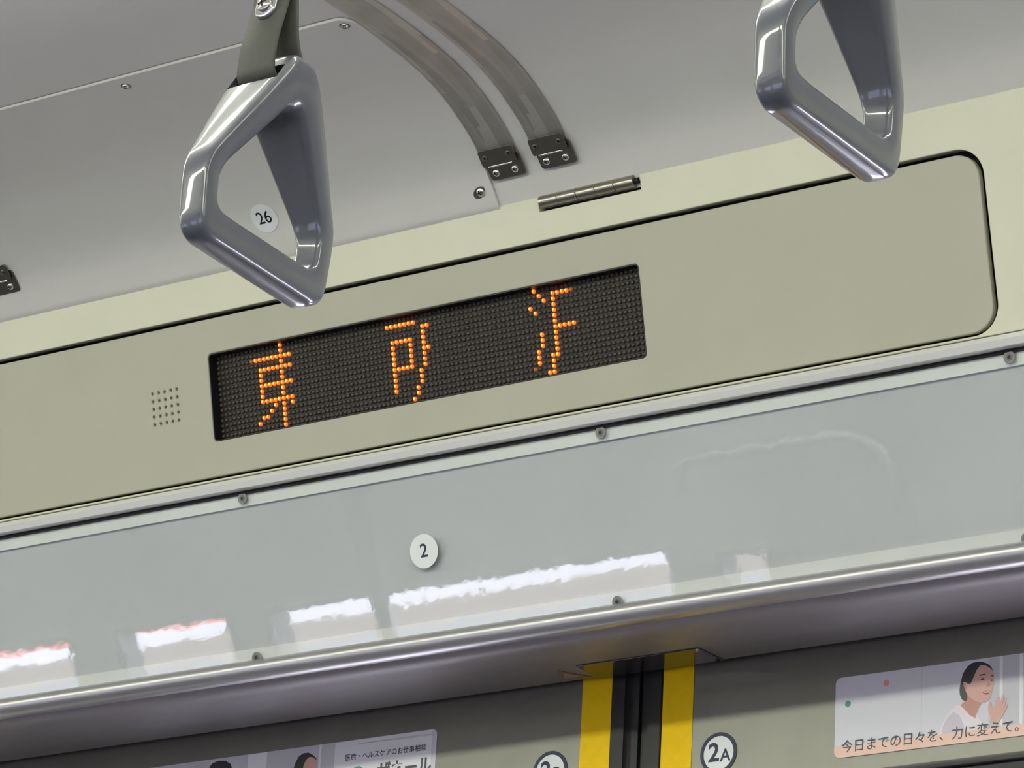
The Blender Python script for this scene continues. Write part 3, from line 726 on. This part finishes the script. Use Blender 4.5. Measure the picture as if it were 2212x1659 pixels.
prints(po, 'fine_lines', [(R4(-1.7800, -1.7080, 1.91075, 1.91105), 'paper_grey'), (R4(-1.7450, -1.7100, 1.90975, 1.91000), 'paper_grey')], qx0, qz0, 'hairline row of unreadable print')
text('headline', 'ザカール', 0.0150, M['p_ink'], po, T(-1.7600-qx0, 1.8857-qz0, 0.0005), 0.0004, 'LEFT', 0.86)
prints(po, 'emblem', [(circ(-1.7790, 1.8860, 0.0070, 24), 'p_green'), (circ(-1.7790, 1.8860, 0.0040, 24), 'paper_white')], qx0, qz0, 'green round mark', 0.00045)

# ------------------------------------------------------------------ hanging strap with its triangular grip
def poly_round(pts, n=8):
    """pts: (x, z, radius) closed polygon with rounded corners, returns list"""
    out = []; N = len(pts)
    for i in range(N):
        p = Vector(pts[i][:2]); a = Vector(pts[i-1][:2]); b = Vector(pts[(i+1) % N][:2]); r = pts[i][2]
        d1 = (a-p).normalized(); d2 = (b-p).normalized(); ang = d1.angle(d2); t = min(r/math.tan(ang/2), (a-p).length*0.48, (b-p).length*0.48)
        p0 = p+d1*t; p1 = p+d2*t
        for k in range(n+1):
            s = k/n; out.append((1-s)**2*p0+2*s*(1-s)*p+s*s*p1)
    return out
def resample(loop, angs, c):
    """radial intersection of a closed loop with rays from c"""
    res = []
    for a in angs:
        d = Vector((math.cos(a), math.sin(a))); best = None
        for i in range(len(loop)):
            p = loop[i]; q = loop[(i+1) % len(loop)]; e = q-p
            den = d.x*e.y-d.y*e.x
            if abs(den) < 1e-12: continue
            w = p-c; t = (w.x*e.y-w.y*e.x)/den; s = (w.x*d.y-w.y*d.x)/den
            if -1e-6 <= s <= 1+1e-6 and t > 0 and (best is None or t > best): best = t
        res.append(c+d*best)
    return res
def grip_mesh():
    outer = poly_round([(-0.0462, -0.0022, 0.012), (0.0462, -0.0022, 0.012), (0.0487, 0.0360, 0.030), (0.0070, 0.1085, 0.007), (-0.0070, 0.1085, 0.007), (-0.0487, 0.0360, 0.030)])
    inner = poly_round([(-0.0362, 0.0145, 0.007), (0.0362, 0.0145, 0.007), (0.0372, 0.0345, 0.022), (0.0, 0.0850, 0.009), (-0.0372, 0.0345, 0.022)])
    c = Vector((0, 0.034)); N = 168
    # denser rays towards the corners: follow the outer loop's own arc length
    L_ = [0]
    for i in range(len(outer)): L_.append(L_[-1]+(outer[(i+1) % len(outer)]-outer[i]).length)
    angs = []; j = 0
    for k in range(N):
        t = L_[-1]*k/N
        while L_[j+1] < t: j += 1
        p = outer[j]+(outer[(j+1) % len(outer)]-outer[j])*((t-L_[j])/max(L_[j+1]-L_[j], 1e-9))
        angs.append(math.atan2(p.y-c.y, p.x-c.x))
    O = resample(outer, angs, c); I = resample(inner, angs, c)
    def half(z):
        if z < 0.030: return 0.0078
        t = min((z-0.030)/0.066, 1.0); t = t*t*(3-2*t)*0.35+t*0.65
        return 0.0078+0.0112*t
    K = 20; bm = bmesh.new(); rings = []
    for o_, i_ in zip(O, I):
        mid = (o_+i_)/2; hv = (o_-i_)/2; ring = []
        for k in range(K):
            a = 2*PI*k/K; ca, sa = math.cos(a), math.sin(a); e = 0.42
            cu = math.copysign(abs(ca)**e, ca); su = math.copysign(abs(sa)**e, sa)
            p = mid+hv*cu
            ring.append(bm.verts.new((half(p.y)*su, p.x, p.y)))
        rings.append(ring)
    for a, b in zip(rings, rings[1:]+rings[:1]):
        for k in range(K):
            j = (k+1) % K; bm.faces.new((a[k], a[j], b[j], b[k]))
    bmesh.ops.recalc_face_normals(bm, faces=bm.faces)
    me = bpy.data.meshes.new('grip'); bm.to_mesh(me); bm.free()
    # slot for the belt, cut right through near the apex
    o = bpy.data.objects.new('tmp', me); COL.objects.link(o)
    bm = bmesh.new(); box_bm(bm, -0.0148, 0.0148, -0.05, 0.05, 0.0895, 0.0990)
    bmesh.ops.recalc_face_normals(bm, faces=bm.faces)
    m2 = bpy.data.meshes.new('tmp2'); bm.to_mesh(m2); bm.free(); o2 = bpy.data.objects.new('tmp2', m2); COL.objects.link(o2)
    md = o.modifiers.new('b', 'BOOLEAN'); md.object = o2; md.operation = 'DIFFERENCE'; md.solver = 'EXACT'
    dg = bpy.context.evaluated_depsgraph_get(); dg.update()
    res = bpy.data.meshes.new_from_object(o.evaluated_get(dg), depsgraph=dg)
    bpy.data.objects.remove(o); bpy.data.objects.remove(o2)
    res.materials.clear(); res.materials.append(M['strap_grey']); res.name = 'grip'
    for p in res.polygons: p.use_smooth = True
    res.set_sharp_from_angle(angle=math.radians(38))
    return res
GRIP = grip_mesh()
def bez(pts, n=12):
    """Catmull-Rom through (y, z) points"""
    out = []; P = [Vector(p) for p in pts]; P = [2*P[0]-P[1]]+P+[2*P[-1]-P[-2]]
    for i in range(1, len(P)-2):
        for k in range(n):
            t = k/n; a, b, c, d = P[i-1:i+3]
            out.append(0.5*((2*b)+(c-a)*t+(2*a-5*b+4*c-d)*t*t+(3*b-a-3*c+d)*t**3))
    out.append(P[-2]); return out
def belt_leaf(pts, w0, w1, th=0.0024):
    path = bez(pts); bm = bmesh.new(); rings = []; n = len(path)
    for i, p in enumerate(path):
        d = (path[min(i+1, n-1)]-path[max(i-1, 0)]).normalized(); nn = Vector((-d.y, d.x)); w = w0+(w1-w0)*min(1, i/(n*0.35))
        a = p+nn*th/2; b = p-nn*th/2; q = 0.0007
        a2 = p+nn*(th/2-q); b2 = p-nn*(th/2-q)
        rings.append([bm.verts.new(v) for v in ((-w+q, a.x, a.y), (w-q, a.x, a.y), (w, a2.x, a2.y), (w, b2.x, b2.y), (w-q, b.x, b.y), (-w+q, b.x, b.y), (-w, b2.x, b2.y), (-w, a2.x, a2.y))])
    for a, b in zip(rings, rings[1:]):
        for k in range(8):
            j = (k+1) % 8; bm.faces.new((a[k], a[j], b[j], b[k]))
    bm.faces.new(rings[0]); bm.faces.new(list(reversed(rings[-1])))
    return bm
def make_strap(loc, rot, label):
    t = thing('hanging_strap', T(*loc) @ rot, label, 'hanging strap', 'hanging straps over the aisle')
    link('grip', GRIP, None, t)
    bm = belt_leaf([(0.0, 0.0918), (-0.0090, 0.0925), (-0.0142, 0.0955), (-0.0153, 0.1010), (-0.0148, 0.1120), (-0.0125, 0.1250), (-0.0103, 0.1370), (-0.0098, 0.1500), (-0.0105, 0.1700), (-0.0125, 0.21), (-0.0150, 0.26), (-0.0166, 0.292)], 0.0112, 0.0110)
    bm_obj('belt_front', bm, M['belt'], t, None, True, 50)
    bm = belt_leaf([(0.0, 0.0918), (0.0090, 0.0925), (0.0115, 0.0985), (0.0095, 0.1055), (0.0035, 0.1115), (-0.0005, 0.1200), (-0.0035, 0.1350), (-0.0060, 0.1500), (-0.0078, 0.1700), (-0.0100, 0.21), (-0.0125, 0.26), (-0.0140, 0.292)], 0.0112, 0.0110)
    bm_obj('belt_back', bm, M['belt'], t, None, True, 50)
    # oval plate with its cross-head screw clamping both leaves
    f = Matrix(((1, 0, 0, 0), (0, 0, -1, -0.0114), (0, 1, 0, 0.1370), (0, 0, 0, 1)))
    tilt = f @ Matrix.Rotation(math.radians(-8), 4, 'X')
    pl = plate('clamp_plate', [rrect(-0.0062, 0.0062, -0.0118, 0.0200, 0.0060, 8)], 0.0030, M['alu'], t, tilt @ T(0, 0, 0.0028), 0.0012)
    link('screw', screw_mesh(0.0042, 0.0026), None, pl, T(0, -0.0048, 0.0))
    # loop round the rail
    bm = bmesh.new(); pts = []
    for k in range(17):
        a = -PI/2+0.35+(2*PI-0.7)*k/16; pts.append((0.0, -0.0155+0.0195*math.cos(a), 0.308+0.0195*math.sin(a)))
    rings = []
    for (x, y, z) in pts:
        d = Vector((y+0.0155, z-0.308)).normalized()
        rings.append([bm.verts.new((s, y+d.x*q, z+d.y*q)) for s, q in ((-0.0125, 0), (0.0125, 0), (0.0125, 0.0026), (-0.0125, 0.0026))])
    for a, b in zip(rings, rings[1:]):
        for k in range(4):
            j = (k+1) % 4; bm.faces.new((a[k], a[j], b[j], b[k]))
    bm.faces.new(rings[0]); bm.faces.new(list(reversed(rings[-1])))
    bm_obj('rail_loop', bm, M['belt'], t, None, True, 50)
    return t
SX, SY, SZ = -1.0700, 1.2560, 1.8067
HANG = Matrix.Rotation(math.radians(-4.0), 4, 'X')      # the car stands canted, so the straps hang a little off square
make_strap((SX, SY, SZ), HANG, 'grey triangular grab handle on a vinyl strap, in front of the 26 sticker')
make_strap((SX+0.3078, SY, SZ), Matrix.Rotation(math.radians(-1.5), 4, 'Z') @ Matrix.Rotation(math.radians(-2.5), 4, 'X'), 'grey triangular grab handle cut off by the top edge, upper right')

def copy_tree(o, loc, label):
    r = o.copy(); COL.objects.link(r); r.location = loc; r['label'] = label
    for ch in list(o.children):
        c_ = ch.copy(); COL.objects.link(c_); c_.parent = r; c_.matrix_local = ch.matrix_local.copy()
        for gch in list(ch.children):
            d_ = gch.copy(); COL.objects.link(d_); d_.parent = c_; d_.matrix_local = gch.matrix_local.copy()
    return r
bpy.context.view_layer.update()

# rails the straps hang from
for nm, y, lab in (('strap_rail', SY, 'steel rail above the picture that carries the two grey grab handles'), ('strap_rail', 2*MID-SY, 'steel rail on the far side of the aisle, seen only in reflections')):
    bm = bmesh.new(); tube(bm, [(X0+.01, 0, 0), (X1-.01, 0, 0)], 0.0165, 20)
    o = bm_obj(nm, bm, M['alu'], None, T(0, y-0.0155+0.308*math.sin(math.radians(4)), SZ+0.308*math.cos(math.radians(4))), True); tag(o, lab, 'rail', 'strap rails')
OPP = 2*MID-SY
first = [o for o in COL.objects if o.name == 'hanging_strap'][0]
for i, x in enumerate((-2.12, -2.50, -2.88, -3.26, -3.64)):
    copy_tree(first, (x, OPP, SZ), ['nearest', 'second', 'third', 'fourth', 'fifth'][i]+' grab handle on the far rail, a pale reflection in the sign cover')

# bits of the opposite side that mirror in the clear cover
bm = bmesh.new(); tube(bm, [(0, 0, 0.0), (0, 0, 2.30)], 0.0165, 20)
o = bm_obj('grab_pole', bm, M['alu'], None, T(-3.604, -0.45, 0.0), True); tag(o, 'vertical steel grab pole before the opposite windows, reflected in the sign cover', 'pole')
bm = bmesh.new(); pts = [(-3.02, -0.47, 1.36), (-3.02, -0.47, 1.56)]
for k in range(7): a = PI-PI/2*k/6; pts.append((-2.985+0.035*math.cos(a), -0.47, 1.575+0.035*math.sin(a)))
pts.append((-2.80, -0.47, 1.61))
for k in range(9): a = PI/2-PI/2*k/8; pts.append((-2.74+0.08*math.cos(a), -0.47, 1.53+0.08*math.sin(a)))
pts += [(-2.655, -0.47, 1.40), (-2.65, -0.47, 0.40)]
pts = pts[1:]
tube(bm, [(x+2.66, y+0.47, z) for x, y, z in pts], 0.0125, 16)
o = bm_obj('seat_end_rail', bm, M['alu'], None, T(-2.66, -0.47, 0), True); tag(o, 'bent steel seat-end rail before the opposite wall, reflected in the sign cover', 'rail')

# ------------------------------------------------------------------ ceiling lamps (out of frame, they light the carriage)
for ly, nm in ((1.28, 'near the door side'), (2*MID-1.28, 'on the far side of the aisle')):
    for i in range(6):
        x = X0+0.15+i*1.52
        t = thing('ceiling_lamp', T(x, ly, 2.3148), 'long white ceiling lamp %s, out of the picture' % nm, 'ceiling lamp', 'ceiling lamps')
        box('lamp_base', 0, 1.40, -0.050, 0.050, -0.018, 0.0, M['border'], t)
        bm = bmesh.new(); pr = [(-0.045, -0.018), (-0.042, -0.030), (-0.025, -0.038), (0.0, -0.041), (0.025, -0.038), (0.042, -0.030), (0.045, -0.018)]
        r0 = [bm.verts.new((0.01, y, z)) for y, z in pr]; r1 = [bm.verts.new((1.39, y, z)) for y, z in pr]
        for a in range(len(pr)-1): bm.faces.new((r0[a], r0[a+1], r1[a+1], r1[a]))
        bm.faces.new(r0); bm.faces.new(list(reversed(r1))); bm.faces.new((r0[0], r1[0], r1[-1], r0[-1]))
        bm_obj('lamp_cover', bm, M['lamp'], t)
